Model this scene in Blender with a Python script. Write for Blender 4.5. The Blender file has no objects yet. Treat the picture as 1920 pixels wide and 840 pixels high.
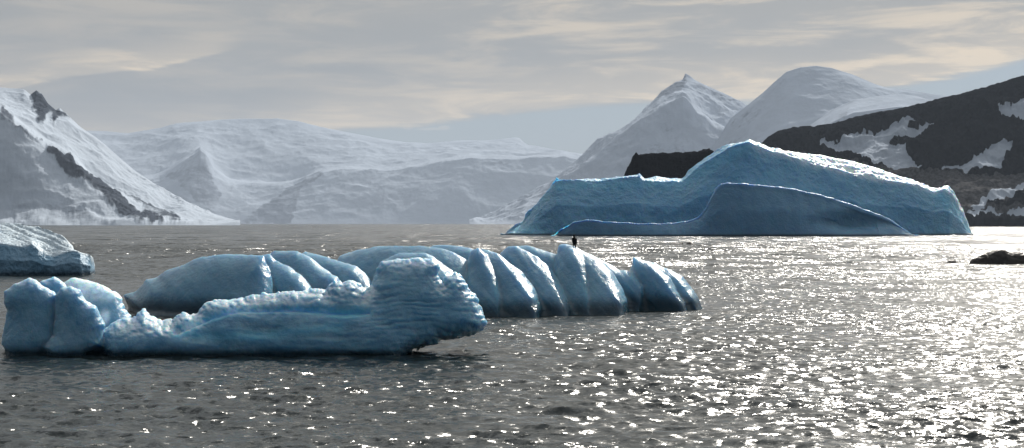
import bpy, math, random
import numpy as np
from mathutils import Vector

# ------------------------------------------------------------------ camera, sky, sun, exposure
scene = bpy.context.scene
FPX = 2637.0            # focal length in pixels of a 1920 wide frame
H = 5.1                 # eye height over the water, metres
CX, CY = 960.0, 419.0   # principal point / horizon row
cam_d = bpy.data.cameras.new('camera'); cam = bpy.data.objects.new('camera', cam_d)
scene.collection.objects.link(cam); scene.camera = cam
cam.location = (0, 0, H); cam.rotation_euler = (math.radians(90), 0, 0)
cam_d.sensor_width = 36; cam_d.lens = FPX / 1920 * 36
cam_d.shift_y = -1 / 1920
cam_d.clip_start = 0.5; cam_d.clip_end = 200000

SUN_AZ, SUN_EL = math.radians(23.5), math.radians(35.0)
SUN_STRENGTH = 4.9
sun_d = bpy.data.lights.new('sun', 'SUN'); sun = bpy.data.objects.new('sun', sun_d)
scene.collection.objects.link(sun)
sdir = Vector((math.sin(SUN_AZ) * math.cos(SUN_EL), math.cos(SUN_AZ) * math.cos(SUN_EL), math.sin(SUN_EL)))
sun.rotation_euler = sdir.to_track_quat('Z', 'Y').to_euler()
sun.location = (0, 0, 60)
sun_d.energy = SUN_STRENGTH; sun_d.angle = math.radians(0.53); sun_d.color = (1.0, 0.95, 0.87)

vs = scene.view_settings
vs.view_transform = 'Standard'; vs.look = 'None'; vs.gamma = 1; vs.exposure = 0.36
vs.use_curve_mapping = False
scene.cycles.max_bounces = 8
scene.cycles.volume_bounces = 0
scene.cycles.use_denoising = True
scene.cycles.sample_clamp_indirect = 6
HAZE_DENSITY = 3.0e-5

class NT:
    """small helper to write node trees"""
    def __init__(s, tree):
        s.t = tree; s.n = tree.nodes; s.l = tree.links
    def node(s, typ, **kw):
        nd = s.n.new(typ)
        for k, v in kw.items(): setattr(nd, k, v)
        return nd
    def put(s, sock, v):
        if isinstance(v, (int, float)): sock.default_value = v
        elif isinstance(v, (tuple, list)):
            if len(v) == 3 and sock.type == 'RGBA': v = tuple(v) + (1,)
            sock.default_value = v
        else: s.l.new(v, sock)
    def m(s, op, a, b=0.0, c=0.0, clamp=False):
        nd = s.node('ShaderNodeMath', operation=op); nd.use_clamp = clamp
        s.put(nd.inputs[0], a); s.put(nd.inputs[1], b)
        if len(nd.inputs) > 2: s.put(nd.inputs[2], c)
        return nd.outputs[0]
    def ramp(s, v, lo, hi, a=0.0, b=1.0):
        nd = s.node('ShaderNodeMapRange', interpolation_type='SMOOTHSTEP')
        s.put(nd.inputs[0], v); s.put(nd.inputs[1], lo); s.put(nd.inputs[2], hi)
        s.put(nd.inputs[3], a); s.put(nd.inputs[4], b)
        return nd.outputs[0]
    def mix(s, f, a, b):
        nd = s.node('ShaderNodeMix', data_type='RGBA')
        s.put(nd.inputs[0], f); s.put(nd.inputs[6], a); s.put(nd.inputs[7], b)
        return nd.outputs[2]
    def noise(s, vec, scale, detail=4, rough=0.55, dist=0.0):
        nd = s.node('ShaderNodeTexNoise')
        if vec is not None: s.l.new(vec, nd.inputs['Vector'])
        nd.inputs['Scale'].default_value = scale; nd.inputs['Detail'].default_value = detail
        nd.inputs['Roughness'].default_value = rough; nd.inputs['Distortion'].default_value = dist
        return nd.outputs[0]
    def comb(s, x, y, z):
        nd = s.node('ShaderNodeCombineXYZ')
        for i, v in enumerate((x, y, z)): s.put(nd.inputs[i], v)
        return nd.outputs[0]
    def curve(s, v, pts):
        nd = s.node('ShaderNodeFloatCurve'); s.put(nd.inputs['Value'], v)
        c = nd.mapping.curves[0]
        while len(c.points) > 2: c.points.remove(c.points[0])
        c.points[0].location = pts[0]; c.points[1].location = pts[-1]
        for p in pts[1:-1]: c.points.new(*p)
        for p in c.points: p.handle_type = 'VECTOR'
        nd.mapping.use_clip = False
        nd.mapping.update()
        return nd.outputs[0]

# world: clear Nishita sky seen under a broken altostratus deck
world = bpy.data.worlds.new('World'); scene.world = world; world.use_nodes = True
W = NT(world.node_tree); W.n.clear()
sky = W.node('ShaderNodeTexSky'); sky.sky_type = 'NISHITA'; sky.sun_disc = False
sky.sun_elevation = SUN_EL; sky.sun_rotation = SUN_AZ
sky.air_density = 1.0; sky.dust_density = 0.6; sky.ozone_density = 1.5
tc = W.node('ShaderNodeTexCoord'); sep = W.node('ShaderNodeSeparateXYZ')
W.l.new(tc.outputs['Generated'], sep.inputs[0])
dx, dy, dz = sep.outputs
az = W.m('ARCTAN2', dx, dy)
hor = W.m('SQRT', W.m('ADD', W.m('MULTIPLY', dx, dx), W.m('MULTIPLY', dy, dy)))
el = W.m('DIVIDE', dz, W.m('MAXIMUM', hor, 0.001))       # tangent of the elevation
zc = W.m('ADD', W.m('MAXIMUM', dz, 0.0), 0.06)
cp = W.comb(W.m('DIVIDE', dx, zc), W.m('DIVIDE', dy, zc), 0.0)   # point on the cloud deck
flat = W.comb(W.m('MULTIPLY', az, 1.0), 0.0, W.m('MULTIPLY', el, 7.0))
n_big = W.noise(cp, 0.55, 6, 0.6, 0.6)
n_str = W.noise(flat, 9.0, 7, 0.62, 0.5)
n_fine = W.noise(flat, 30.0, 5, 0.6, 0.3)
def A(px): return math.atan((px - CX) / FPX)
def E(px, py): return (CY - py) / FPX * math.cos(A(px))
def ucurve(pts, scale=5.0):
    """elevation as a function of azimuth, from -0.5 to 0.5 rad"""
    v = W.m('ADD', az, 0.5)
    q = [(0.0, E(*pts[0]) * scale)] + [(A(x) + 0.5, E(x, y) * scale) for x, y in pts] + [(1.0, E(*pts[-1]) * scale)]
    return W.m('DIVIDE', W.curve(W.m('MINIMUM', W.m('MAXIMUM', v, 0.0), 1.0), q), scale)
wob = W.m('MULTIPLY', W.m('SUBTRACT', n_str, 0.5), 0.016)
wob2 = W.m('MULTIPLY', W.m('SUBTRACT', n_fine, 0.5), 0.006)
elw = W.m('ADD', el, W.m('ADD', wob, wob2))
edge = ucurve([(0, 300), (450, 290), (650, 243), (760, 237), (850, 226), (1000, 212), (1100, 203), (1200, 196),
               (1400, 186), (1560, 190), (1680, 168), (1760, 150), (1820, 136), (1920, 112), (2050, 70)])
over = W.m('SUBTRACT', elw, edge)                # >0: inside the deck
deck = W.ramp(over, -0.003, 0.004)
rimcream = W.m('MULTIPLY', deck, W.ramp(over, 0.001, 0.042, 1.0, 0.0))
# the long lit fold on the left
fold = ucurve([(-300, 210), (0, 172), (100, 152), (200, 140), (300, 126), (430, 98), (520, 80), (900, 60)])
fo = W.m('SUBTRACT', W.m('ADD', el, W.m('MULTIPLY', wob, 0.7)), fold)
foldm = W.m('MULTIPLY', W.ramp(fo, -0.001, 0.002), W.ramp(fo, 0.002, 0.026, 1.0, 0.0))
foldm = W.m('MULTIPLY', foldm, W.ramp(az, A(380), A(470), 1.0, 0.0))
# brightness towards the sun
dotn = W.node('ShaderNodeVectorMath', operation='DOT_PRODUCT')
W.l.new(tc.outputs['Generated'], dotn.inputs[0]); dotn.inputs[1].default_value = sdir
ds = dotn.outputs['Value']
near = W.ramp(ds, 0.70, 1.0)
front = W.ramp(ds, -0.6, 0.85)
streak = W.ramp(n_str, 0.44, 0.68)
big = W.ramp(n_big, 0.30, 0.75)
grey = W.mix(front, (0.55, 0.75, 1.0), (2.95, 2.82, 2.58))
grey = W.mix(W.m('MULTIPLY', big, 0.35), grey, (3.8, 3.6, 3.3))
cream_c = (8.2, 6.5, 4.4)
am = W.m('ADD', W.m('MULTIPLY', W.m('MULTIPLY', streak, front), W.m('ADD', 0.16, W.m('MULTIPLY', near, 0.8))),
         W.m('ADD', W.m('MULTIPLY', rimcream, W.m('ADD', 0.46, W.m('MULTIPLY', streak, 0.5))), W.m('MULTIPLY', foldm, W.m('ADD', 0.3, W.m('MULTIPLY', streak, 0.7)))), clamp=True)
grey = W.mix(W.m('MULTIPLY', W.ramp(n_str, 0.54, 0.36), 0.30), grey, (2.0, 2.15, 2.25))
grey = W.mix(W.m('MULTIPLY', W.ramp(dz, 0.19, 0.50), W.ramp(ds, -0.1, 0.8)), grey, (6.8, 7.0, 7.2))
cloud = W.mix(am, grey, cream_c)
glow = W.m('POWER', W.m('MAXIMUM', ds, 0.0), 12.0)
cloud = W.mix(W.m('MULTIPLY', glow, 0.40), cloud, (7.6, 6.7, 5.4))
clear = W.mix(0.80, sky.outputs[0], W.mix(near, (2.15, 2.55, 2.85), (1.3, 1.9, 2.6)))
# small bright cumulus scraps far off under the deck
def puff(px, py, rx, ry):
    a = W.m('DIVIDE', W.m('SUBTRACT', az, A(px)), rx / FPX)
    b = W.m('DIVIDE', W.m('SUBTRACT', elw, E(px, py)), ry / FPX)
    r = W.m('ADD', W.m('MULTIPLY', a, a), W.m('MULTIPLY', b, b))
    return W.ramp(r, 0.2, 1.3, 1.0, 0.0)
pf = W.m('MAXIMUM', puff(764, 236, 12, 9), W.m('MAXIMUM', puff(812, 243, 34, 6), puff(832, 239, 12, 6)))
clear = W.mix(W.m('MULTIPLY', pf, 0.75), clear, (5.6, 5.3, 4.8))
full = W.mix(deck, clear, cloud)
below = W.ramp(dz, -0.02, 0.0)
full = W.mix(below, (0.5, 0.6, 0.7), full)
bg = W.node('ShaderNodeBackground'); W.l.new(full, bg.inputs[0]); bg.inputs[1].default_value = 0.1
wo = W.node('ShaderNodeOutputWorld'); W.l.new(bg.outputs[0], wo.inputs[0])
world.cycles.sampling_method = 'MANUAL'; world.cycles.sample_map_resolution = 1024

# ------------------------------------------------------------------ numeric helpers
rng = np.random.RandomState(7)
PERM = rng.permutation(4096)
GRAD = rng.normal(size=(4096, 3)); GRAD /= np.linalg.norm(GRAD, axis=1)[:, None]
def perlin(P):
    I = np.floor(P).astype(np.int64); Fr = P - I
    U = Fr * Fr * Fr * (Fr * (Fr * 6 - 15) + 10)
    out = 0
    for a in (0, 1):
        wa = U[:, 0] if a else 1 - U[:, 0]
        ha = PERM[(I[:, 0] + a) & 4095]
        for b in (0, 1):
            wb = U[:, 1] if b else 1 - U[:, 1]
            hb = PERM[(ha + I[:, 1] + b) & 4095]
            for c in (0, 1):
                wc = U[:, 2] if c else 1 - U[:, 2]
                g = GRAD[PERM[(hb + I[:, 2] + c) & 4095]]
                d = (g * (Fr - np.array([a, b, c]))).sum(1)
                out = out + wa * wb * wc * d
    return out
def fbm(P, octaves=4, gain=0.5, lac=2.03, ridged=False):
    r = 0; a = 1.0; Q = np.array(P, float)
    for o in range(octaves):
        n = perlin(Q + 17.3 * o)
        if ridged: n = 0.5 - 2.0 * np.abs(n)
        r = r + a * n; a *= gain; Q = Q * lac
    return r
def sstep(a, b, x):
    t = np.clip((x - a) / (b - a), 0, 1); return t * t * (3 - 2 * t)

def to_world(px, py, D):
    return np.stack([(px - CX) / FPX * D, D + 0 * px, H - (py - CY) / FPX * D], -1)
def to_px(V):
    D = np.maximum(V[:, 1], 0.1)
    return CX + V[:, 0] / D * FPX, CY + (H - V[:, 2]) / D * FPX

def poly_sd(X, Y, poly):
    """signed distance to a closed polygon, positive inside"""
    poly = np.array(poly, float); d2 = np.full(X.shape, 1e18); ins = np.zeros(X.shape, bool)
    n = len(poly)
    for i in range(n):
        x0, y0 = poly[i]; x1, y1 = poly[(i + 1) % n]
        ex, ey = x1 - x0, y1 - y0; L = ex * ex + ey * ey + 1e-12
        t = np.clip(((X - x0) * ex + (Y - y0) * ey) / L, 0, 1)
        d2 = np.minimum(d2, (X - x0 - t * ex) ** 2 + (Y - y0 - t * ey) ** 2)
        c = ((y0 > Y) != (y1 > Y))
        with np.errstate(divide='ignore', invalid='ignore'):
            ins ^= c & (X < (x1 - x0) * (Y - y0) / (y1 - y0 + 1e-12) + x0)
    d = np.sqrt(d2)
    return np.where(ins, d, -d)
def line_d(X, Y, pts):
    d2 = np.full(X.shape, 1e18)
    for (x0, y0), (x1, y1) in zip(pts[:-1], pts[1:]):
        ex, ey = x1 - x0, y1 - y0; L = ex * ex + ey * ey + 1e-12
        t = np.clip(((X - x0) * ex + (Y - y0) * ey) / L, 0, 1)
        d2 = np.minimum(d2, (X - x0 - t * ex) ** 2 + (Y - y0 - t * ey) ** 2)
    return np.sqrt(d2)

def make_obj(name, V, Fq, mat, attrs=None, smooth=True, parent=None, loc=None):
    me = bpy.data.meshes.new(name)
    V = np.asarray(V, np.float64)
    if loc is None:
        loc = np.array([V[:, 0].mean(), V[:, 1].mean(), 0.0]) if parent is None else np.zeros(3)
    Vl = (V - np.asarray(loc)).astype(np.float32)
    Fq = np.asarray(Fq, np.int32)
    k = Fq.shape[1]
    me.vertices.add(len(Vl)); me.vertices.foreach_set('co', Vl.ravel())
    me.loops.add(Fq.size); me.loops.foreach_set('vertex_index', Fq.ravel())
    me.polygons.add(len(Fq)); me.polygons.foreach_set('loop_start', np.arange(0, Fq.size, k, dtype=np.int32))
    me.update(calc_edges=True); me.validate()
    me.polygons.foreach_set('use_smooth', np.full(len(me.polygons), smooth))
    for an, av in (attrs or {}).items():
        at = me.attributes.new(an, 'FLOAT', 'POINT'); at.data.foreach_set('value', np.asarray(av, np.float32))
    me.materials.append(mat)
    o = bpy.data.objects.new(name, me); scene.collection.objects.link(o)
    o.location = loc
    if parent is not None: o.parent = parent
    return o
def tag(o, label=None, cat=None, group=None, kind=None):
    if label: o['label'] = label
    if cat: o['category'] = cat
    if group: o['group'] = group
    if kind: o['kind'] = kind
    return o

def surface_nets(F):
    s = F > 0
    def cc(a, i, j, k): return a[i:a.shape[0] - 1 + i, j:a.shape[1] - 1 + j, k:a.shape[2] - 1 + k]
    cnt = sum(cc(s, i, j, k).astype(np.int8) for i in (0, 1) for j in (0, 1) for k in (0, 1))
    act = (cnt > 0) & (cnt < 8)
    I, J, K = np.nonzero(act); idx = np.full(act.shape, -1, np.int64); idx[I, J, K] = np.arange(len(I))
    acc = np.zeros((len(I), 3)); num = np.zeros(len(I))
    cor = [(a, b, c) for a in (0, 1) for b in (0, 1) for c in (0, 1)]
    val = {q: F[I + q[0], J + q[1], K + q[2]] for q in cor}
    for q in cor:
        for ax in range(3):
            if q[ax] == 0:
                r = list(q); r[ax] = 1; r = tuple(r)
                va, vb = val[q], val[r]; m = (va > 0) != (vb > 0)
                t = np.where(m, va / np.where(m, va - vb, 1), 0)
                p = np.tile(np.array(q, float), (len(I), 1)); p[:, ax] += t
                acc += p * m[:, None]; num += m
    P = acc / num[:, None] + np.stack([I, J, K], 1)
    quads = []
    for ax in range(3):
        a = np.take(s, range(0, s.shape[ax] - 1), ax); b = np.take(s, range(1, s.shape[ax]), ax)
        e = a != b
        o1, o2 = (ax + 1) % 3, (ax + 2) % 3
        ii = np.stack(np.nonzero(e), 1)
        ok = (ii[:, o1] > 0) & (ii[:, o2] > 0) & (ii[:, o1] < s.shape[o1] - 1) & (ii[:, o2] < s.shape[o2] - 1)
        ii = ii[ok]
        def cell(d1, d2):
            c = ii.copy(); c[:, o1] -= d1; c[:, o2] -= d2
            return idx[c[:, 0], c[:, 1], c[:, 2]]
        q = np.stack([cell(1, 1), cell(0, 1), cell(0, 0), cell(1, 0)], 1)
        fl = a[ii[:, 0], ii[:, 1], ii[:, 2]]
        q[~fl] = q[~fl][:, ::-1]
        quads.append(q)
    return P, np.concatenate(quads)

def vnormals(V, Fq):
    a = V[Fq[:, 2]] - V[Fq[:, 0]]; b = V[Fq[:, 3]] - V[Fq[:, 1]]
    fn = np.cross(a, b); N = np.zeros_like(V)
    for k in range(4): np.add.at(N, Fq[:, k], fn)
    return N / (np.linalg.norm(N, axis=1)[:, None] + 1e-12)

def grid_faces(nx, nt):
    i = np.arange(nx - 1)[:, None]; j = np.arange(nt - 1)[None, :]
    a = (i * nt + j).ravel()
    return np.stack([a, a + nt, a + nt + 1, a + 1], 1)

def loft(px0, px1, nx, curves, segs, smooth_t=False, sm=0.0, reach=0.12):
    """curves: list of (profile, depth). profile = [(px,py)...] or ('z', z); depth = number or [(px,D)...].
    Columns run away from the viewer; the surface passes through every curve."""
    px = np.linspace(px0, px1, nx)
    pts = []; det = []
    if sm:
        kw = sm / (px[1] - px[0]); kx = np.arange(-int(3 * kw), int(3 * kw) + 1); ker = np.exp(-0.5 * (kx / kw) ** 2); ker /= ker.sum(); pad = len(kx) // 2
    for prof, dep in curves:
        D = np.full(nx, float(dep)) if np.isscalar(dep) else np.interp(px, *zip(*dep))
        if prof[0] == 'z': py = CY + (H - prof[1]) * FPX / D
        else: py = np.interp(px, *zip(*prof))
        full = to_world(px, py, D)
        if sm and prof[0] != 'z':
            ext = np.concatenate([2 * py[0] - py[pad:0:-1], py, 2 * py[-1] - py[-2:-pad - 2:-1]])
            base = to_world(px, np.convolve(ext, ker, 'valid'), D)
        else: base = full
        pts.append(base); det.append(full - base)
    rows = []; tv = []
    for k in range(len(pts) - 1):
        n = segs[k]
        for q in range(n):
            t = q / n
            u = t
            if smooth_t:
                p0 = pts[max(k - 1, 0)]; p3 = pts[min(k + 2, len(pts) - 1)]
                a, b = pts[k], pts[k + 1]
                # monotone-ish catmull with short tangents
                m0 = (b - p0) * 0.25; m1 = (p3 - a) * 0.25
                h00 = 2 * t**3 - 3 * t * t + 1; h10 = t**3 - 2 * t * t + t; h01 = -2 * t**3 + 3 * t * t; h11 = t**3 - t * t
                rows.append(h00 * a + h10 * m0 + h01 * b + h11 * m1)
            else: rows.append(pts[k] * (1 - u) + pts[k + 1] * u)
            tv.append(k + t)
    rows.append(pts[-1]); tv.append(len(pts) - 1.0)
    G = np.stack(rows, 1)       # nx, nt, 3
    tva = np.array(tv)
    for k in range(len(pts)):
        G = G + det[k][:, None, :] * np.exp(-(np.abs(tva - k) / reach) ** 1.3)[None, :, None]
    T = np.tile(np.array(tv), (nx, 1))
    return G.reshape(-1, 3), grid_faces(nx, len(tv)), T.ravel(), np.repeat(px, len(tv))

# ------------------------------------------------------------------ materials
def new_mat(name):
    m = bpy.data.materials.new(name); m.use_nodes = True
    t = NT(m.node_tree); t.n.clear()
    out = t.node('ShaderNodeOutputMaterial'); p = t.node('ShaderNodeBsdfPrincipled')
    t.l.new(p.outputs[0], out.inputs[0])
    return m, t, p
def attr(t, name):
    a = t.node('ShaderNodeAttribute'); a.attribute_name = name; return a.outputs['Fac']
def bump(t, h, strength, dist, prev=None):
    b = t.node('ShaderNodeBump'); b.inputs['Strength'].default_value = strength; b.inputs['Distance'].default_value = dist
    t.l.new(h, b.inputs['Height'])
    if prev is not None: t.l.new(prev, b.inputs['Normal'])
    return b.outputs[0]

def ice_material(name, c_white, c_blue, sss_scale, radius=(0.35, 0.9, 1.5), det=1.0, wet=0.35, glit=0.0, rough=0.4, bumpd=0.03):  # wet sets the height of the wet foot and its painted shade
    m, t, p = new_mat(name)
    pos = t.node('ShaderNodeNewGeometry').outputs['Position']
    sp = t.node('ShaderNodeSeparateXYZ'); t.l.new(pos, sp.inputs[0])
    n1 = t.noise(pos, 0.55 * det, 5, 0.6, 0.5)
    n2 = t.noise(pos, 3.0 * det, 5, 0.65, 0.2)
    n3 = t.noise(pos, 14.0 * det, 4, 0.6)
    mask = t.m('ADD', t.m('MULTIPLY', t.ramp(n1, 0.35, 0.65), 0.7), t.m('MULTIPLY', t.ramp(n2, 0.35, 0.7), 0.3))
    col = t.mix(mask, c_blue, c_white)
    col = t.mix(t.m('MULTIPLY', attr(t, 'vein'), 0.75), col, (0.22, 0.66, 0.86))
    frost_glint = attr(t, 'frost_glint')
    fr = t.m('MULTIPLY', frost_glint, t.ramp(n2, 0.3, 0.6, 0.55, 1.0))
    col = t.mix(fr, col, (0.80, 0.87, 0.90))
    wet_shade = t.ramp(t.m('ADD', sp.outputs[2], t.m('MULTIPLY', n1, wet * 1.2)), wet * 0.9, wet * 2.2, 1.0, 0.0)
    col = t.mix(t.m('MULTIPLY', wet_shade, 0.9), col, (0.02, 0.045, 0.065))  # near-black foot: wet ice plus shade put into the colour
    t.l.new(col, p.inputs['Base Color'])
    r = t.m('ADD', t.m('MULTIPLY', n3, 0.35), rough - 0.17)
    r = t.m('SUBTRACT', r, t.m('MULTIPLY', wet_shade, 0.15), clamp=True)
    t.l.new(r, p.inputs['Roughness'])
    p.inputs['IOR'].default_value = 1.31
    p.inputs['Subsurface Weight'].default_value = 1.0 if sss_scale > 0 else 0.0
    p.inputs['Subsurface Radius'].default_value = radius
    p.inputs['Subsurface Anisotropy'].default_value = 0.5
    p.inputs['Subsurface Scale'].default_value = max(sss_scale, 0.001)
    b = bump(t, n2, 0.6, bumpd * 3 / det)
    b = bump(t, n3, 0.6, bumpd / det, b)
    t.l.new(b, p.inputs['Normal'])
    return m
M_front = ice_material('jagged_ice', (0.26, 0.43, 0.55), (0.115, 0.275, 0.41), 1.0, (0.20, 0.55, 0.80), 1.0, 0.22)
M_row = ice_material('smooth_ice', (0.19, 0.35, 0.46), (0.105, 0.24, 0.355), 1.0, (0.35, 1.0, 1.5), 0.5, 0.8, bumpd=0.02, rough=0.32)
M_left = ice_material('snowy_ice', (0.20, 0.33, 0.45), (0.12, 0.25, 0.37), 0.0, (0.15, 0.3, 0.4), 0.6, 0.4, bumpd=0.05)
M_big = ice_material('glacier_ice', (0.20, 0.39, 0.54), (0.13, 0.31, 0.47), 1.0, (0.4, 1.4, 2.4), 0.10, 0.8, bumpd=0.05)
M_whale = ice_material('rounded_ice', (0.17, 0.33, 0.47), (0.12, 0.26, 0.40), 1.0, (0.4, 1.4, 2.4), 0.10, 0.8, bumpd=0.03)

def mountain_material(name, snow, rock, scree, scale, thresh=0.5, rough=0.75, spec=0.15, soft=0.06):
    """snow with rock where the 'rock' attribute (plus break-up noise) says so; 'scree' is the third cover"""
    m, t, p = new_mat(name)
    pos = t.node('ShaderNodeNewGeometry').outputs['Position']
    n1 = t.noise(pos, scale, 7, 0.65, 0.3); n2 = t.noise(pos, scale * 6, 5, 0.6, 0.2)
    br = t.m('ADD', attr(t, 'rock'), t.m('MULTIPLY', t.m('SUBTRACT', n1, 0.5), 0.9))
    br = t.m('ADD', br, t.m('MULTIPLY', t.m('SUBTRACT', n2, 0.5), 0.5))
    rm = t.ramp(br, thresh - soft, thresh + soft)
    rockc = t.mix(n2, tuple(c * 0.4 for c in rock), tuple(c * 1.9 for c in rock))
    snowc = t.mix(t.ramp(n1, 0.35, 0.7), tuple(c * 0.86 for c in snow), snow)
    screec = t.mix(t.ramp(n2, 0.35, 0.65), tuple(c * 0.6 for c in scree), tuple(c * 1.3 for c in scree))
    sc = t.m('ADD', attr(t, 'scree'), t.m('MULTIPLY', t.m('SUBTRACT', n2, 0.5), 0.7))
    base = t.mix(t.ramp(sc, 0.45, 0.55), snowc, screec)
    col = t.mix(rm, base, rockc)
    t.l.new(col, p.inputs['Base Color'])
    p.inputs['Roughness'].default_value = rough
    p.inputs['Specular IOR Level'].default_value = 0.0
    b = bump(t, n1, t_s := 0.8, 3.0 / scale * 0.01)
    b = bump(t, n2, 0.9, 0.02 / scale, b)
    t.l.new(b, p.inputs['Normal'])
    return m
SNOW = (0.80, 0.84, 0.90)
M_mtn_left = mountain_material('left_mountain_snow', (0.46, 0.52, 0.60), (0.05, 0.06, 0.078), (0.3, 0.3, 0.32), 0.010, soft=0.22)  # left, far and peak snow darkened in colour to stand for cloud shade
M_mtn_far = mountain_material('far_mountain_snow', (0.46, 0.52, 0.61), (0.13, 0.15, 0.19), (0.5, 0.5, 0.52), 0.0022, soft=0.14)
M_mtn_peak = mountain_material('peak_snow', (0.45, 0.51, 0.60), (0.14, 0.16, 0.20), (0.5, 0.5, 0.52), 0.005, soft=0.14)
M_mtn_dark = mountain_material('dark_mountain_rock', (0.38, 0.43, 0.50), (0.008, 0.009, 0.011), (0.075, 0.075, 0.078), 0.03, spec=0.03)

def rock_material():
    m, t, p = new_mat('wet_rock')
    pos = t.node('ShaderNodeNewGeometry').outputs['Position']
    n = t.noise(pos, 2.5, 6, 0.65)
    t.l.new(t.mix(n, (0.008, 0.008, 0.008), (0.035, 0.030, 0.028)), p.inputs['Base Color'])
    p.inputs['Roughness'].default_value = 0.5; p.inputs['Specular IOR Level'].default_value = 0.2
    t.l.new(bump(t, n, 0.8, 0.15), p.inputs['Normal'])
    return m
M_rock = rock_material()

RIPPLE, CHOP = 2.6, 3.2
def water_material():
    m, t, p = new_mat('sea_water')
    pos = t.node('ShaderNodeNewGeometry').outputs['Position']
    geo = t.node('ShaderNodeNewGeometry')
    mp = t.node('ShaderNodeMapping'); mp.inputs['Scale'].default_value = (0.8, 1.0, 1.0); mp.inputs['Rotation'].default_value = (0, 0, 0.25)
    t.l.new(pos, mp.inputs['Vector']); v = mp.outputs[0]
    dist = t.node('ShaderNodeVectorMath', operation='LENGTH'); t.l.new(pos, dist.inputs[0])
    far = t.ramp(dist.outputs['Value'], 50.0, 260.0)
    def slopes(scale, detail, rough, amp):
        nd = t.node('ShaderNodeTexNoise'); t.l.new(v, nd.inputs['Vector'])
        nd.inputs['Scale'].default_value = scale; nd.inputs['Detail'].default_value = detail; nd.inputs['Roughness'].default_value = rough
        a = t.node('ShaderNodeVectorMath', operation='SUBTRACT'); t.l.new(nd.outputs['Color'], a.inputs[0]); a.inputs[1].default_value = (0.5, 0.5, 0.5)
        b = t.node('ShaderNodeVectorMath', operation='SCALE'); t.l.new(a.outputs[0], b.inputs[0]); t.put(b.inputs['Scale'], amp)
        return b.outputs[0]
    def add(a, b):
        nd = t.node('ShaderNodeVectorMath', operation='ADD'); t.l.new(a, nd.inputs[0]); t.l.new(b, nd.inputs[1]); return nd.outputs[0]
    sl = add(slopes(2.6, 5, 0.75, t.m('MULTIPLY', t.ramp(t.noise(v, 0.09, 3, 0.6), 0.36, 0.66, 0.62, 1.25), RIPPLE)), slopes(0.16, 6, 0.8, t.m('MULTIPLY', far, CHOP)))
    sw = t.node('ShaderNodeVectorMath', operation='MULTIPLY'); t.l.new(slopes(0.05, 4, 0.6, t.m('MULTIPLY', t.ramp(dist.outputs['Value'], 90.0, 400.0), 3.0)), sw.inputs[0]); sw.inputs[1].default_value = (0.3, 1.0, 0.0)
    sl = add(sl, sw.outputs[0])
    flat = t.node('ShaderNodeVectorMath', operation='MULTIPLY'); t.l.new(sl, flat.inputs[0]); flat.inputs[1].default_value = (1.5, 1.0, 0.0)
    nn = t.node('ShaderNodeVectorMath', operation='NORMALIZE'); t.l.new(add(flat.outputs[0], geo.outputs['Normal']), nn.inputs[0])
    t.l.new(nn.outputs[0], p.inputs['Normal'])
    p.inputs['Base Color'].default_value = (0.012, 0.020, 0.022, 1)
    p.inputs["Roughness"].default_value = 0.23
    p.inputs['IOR'].default_value = 1.333
    return m
M_water = water_material()

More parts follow.
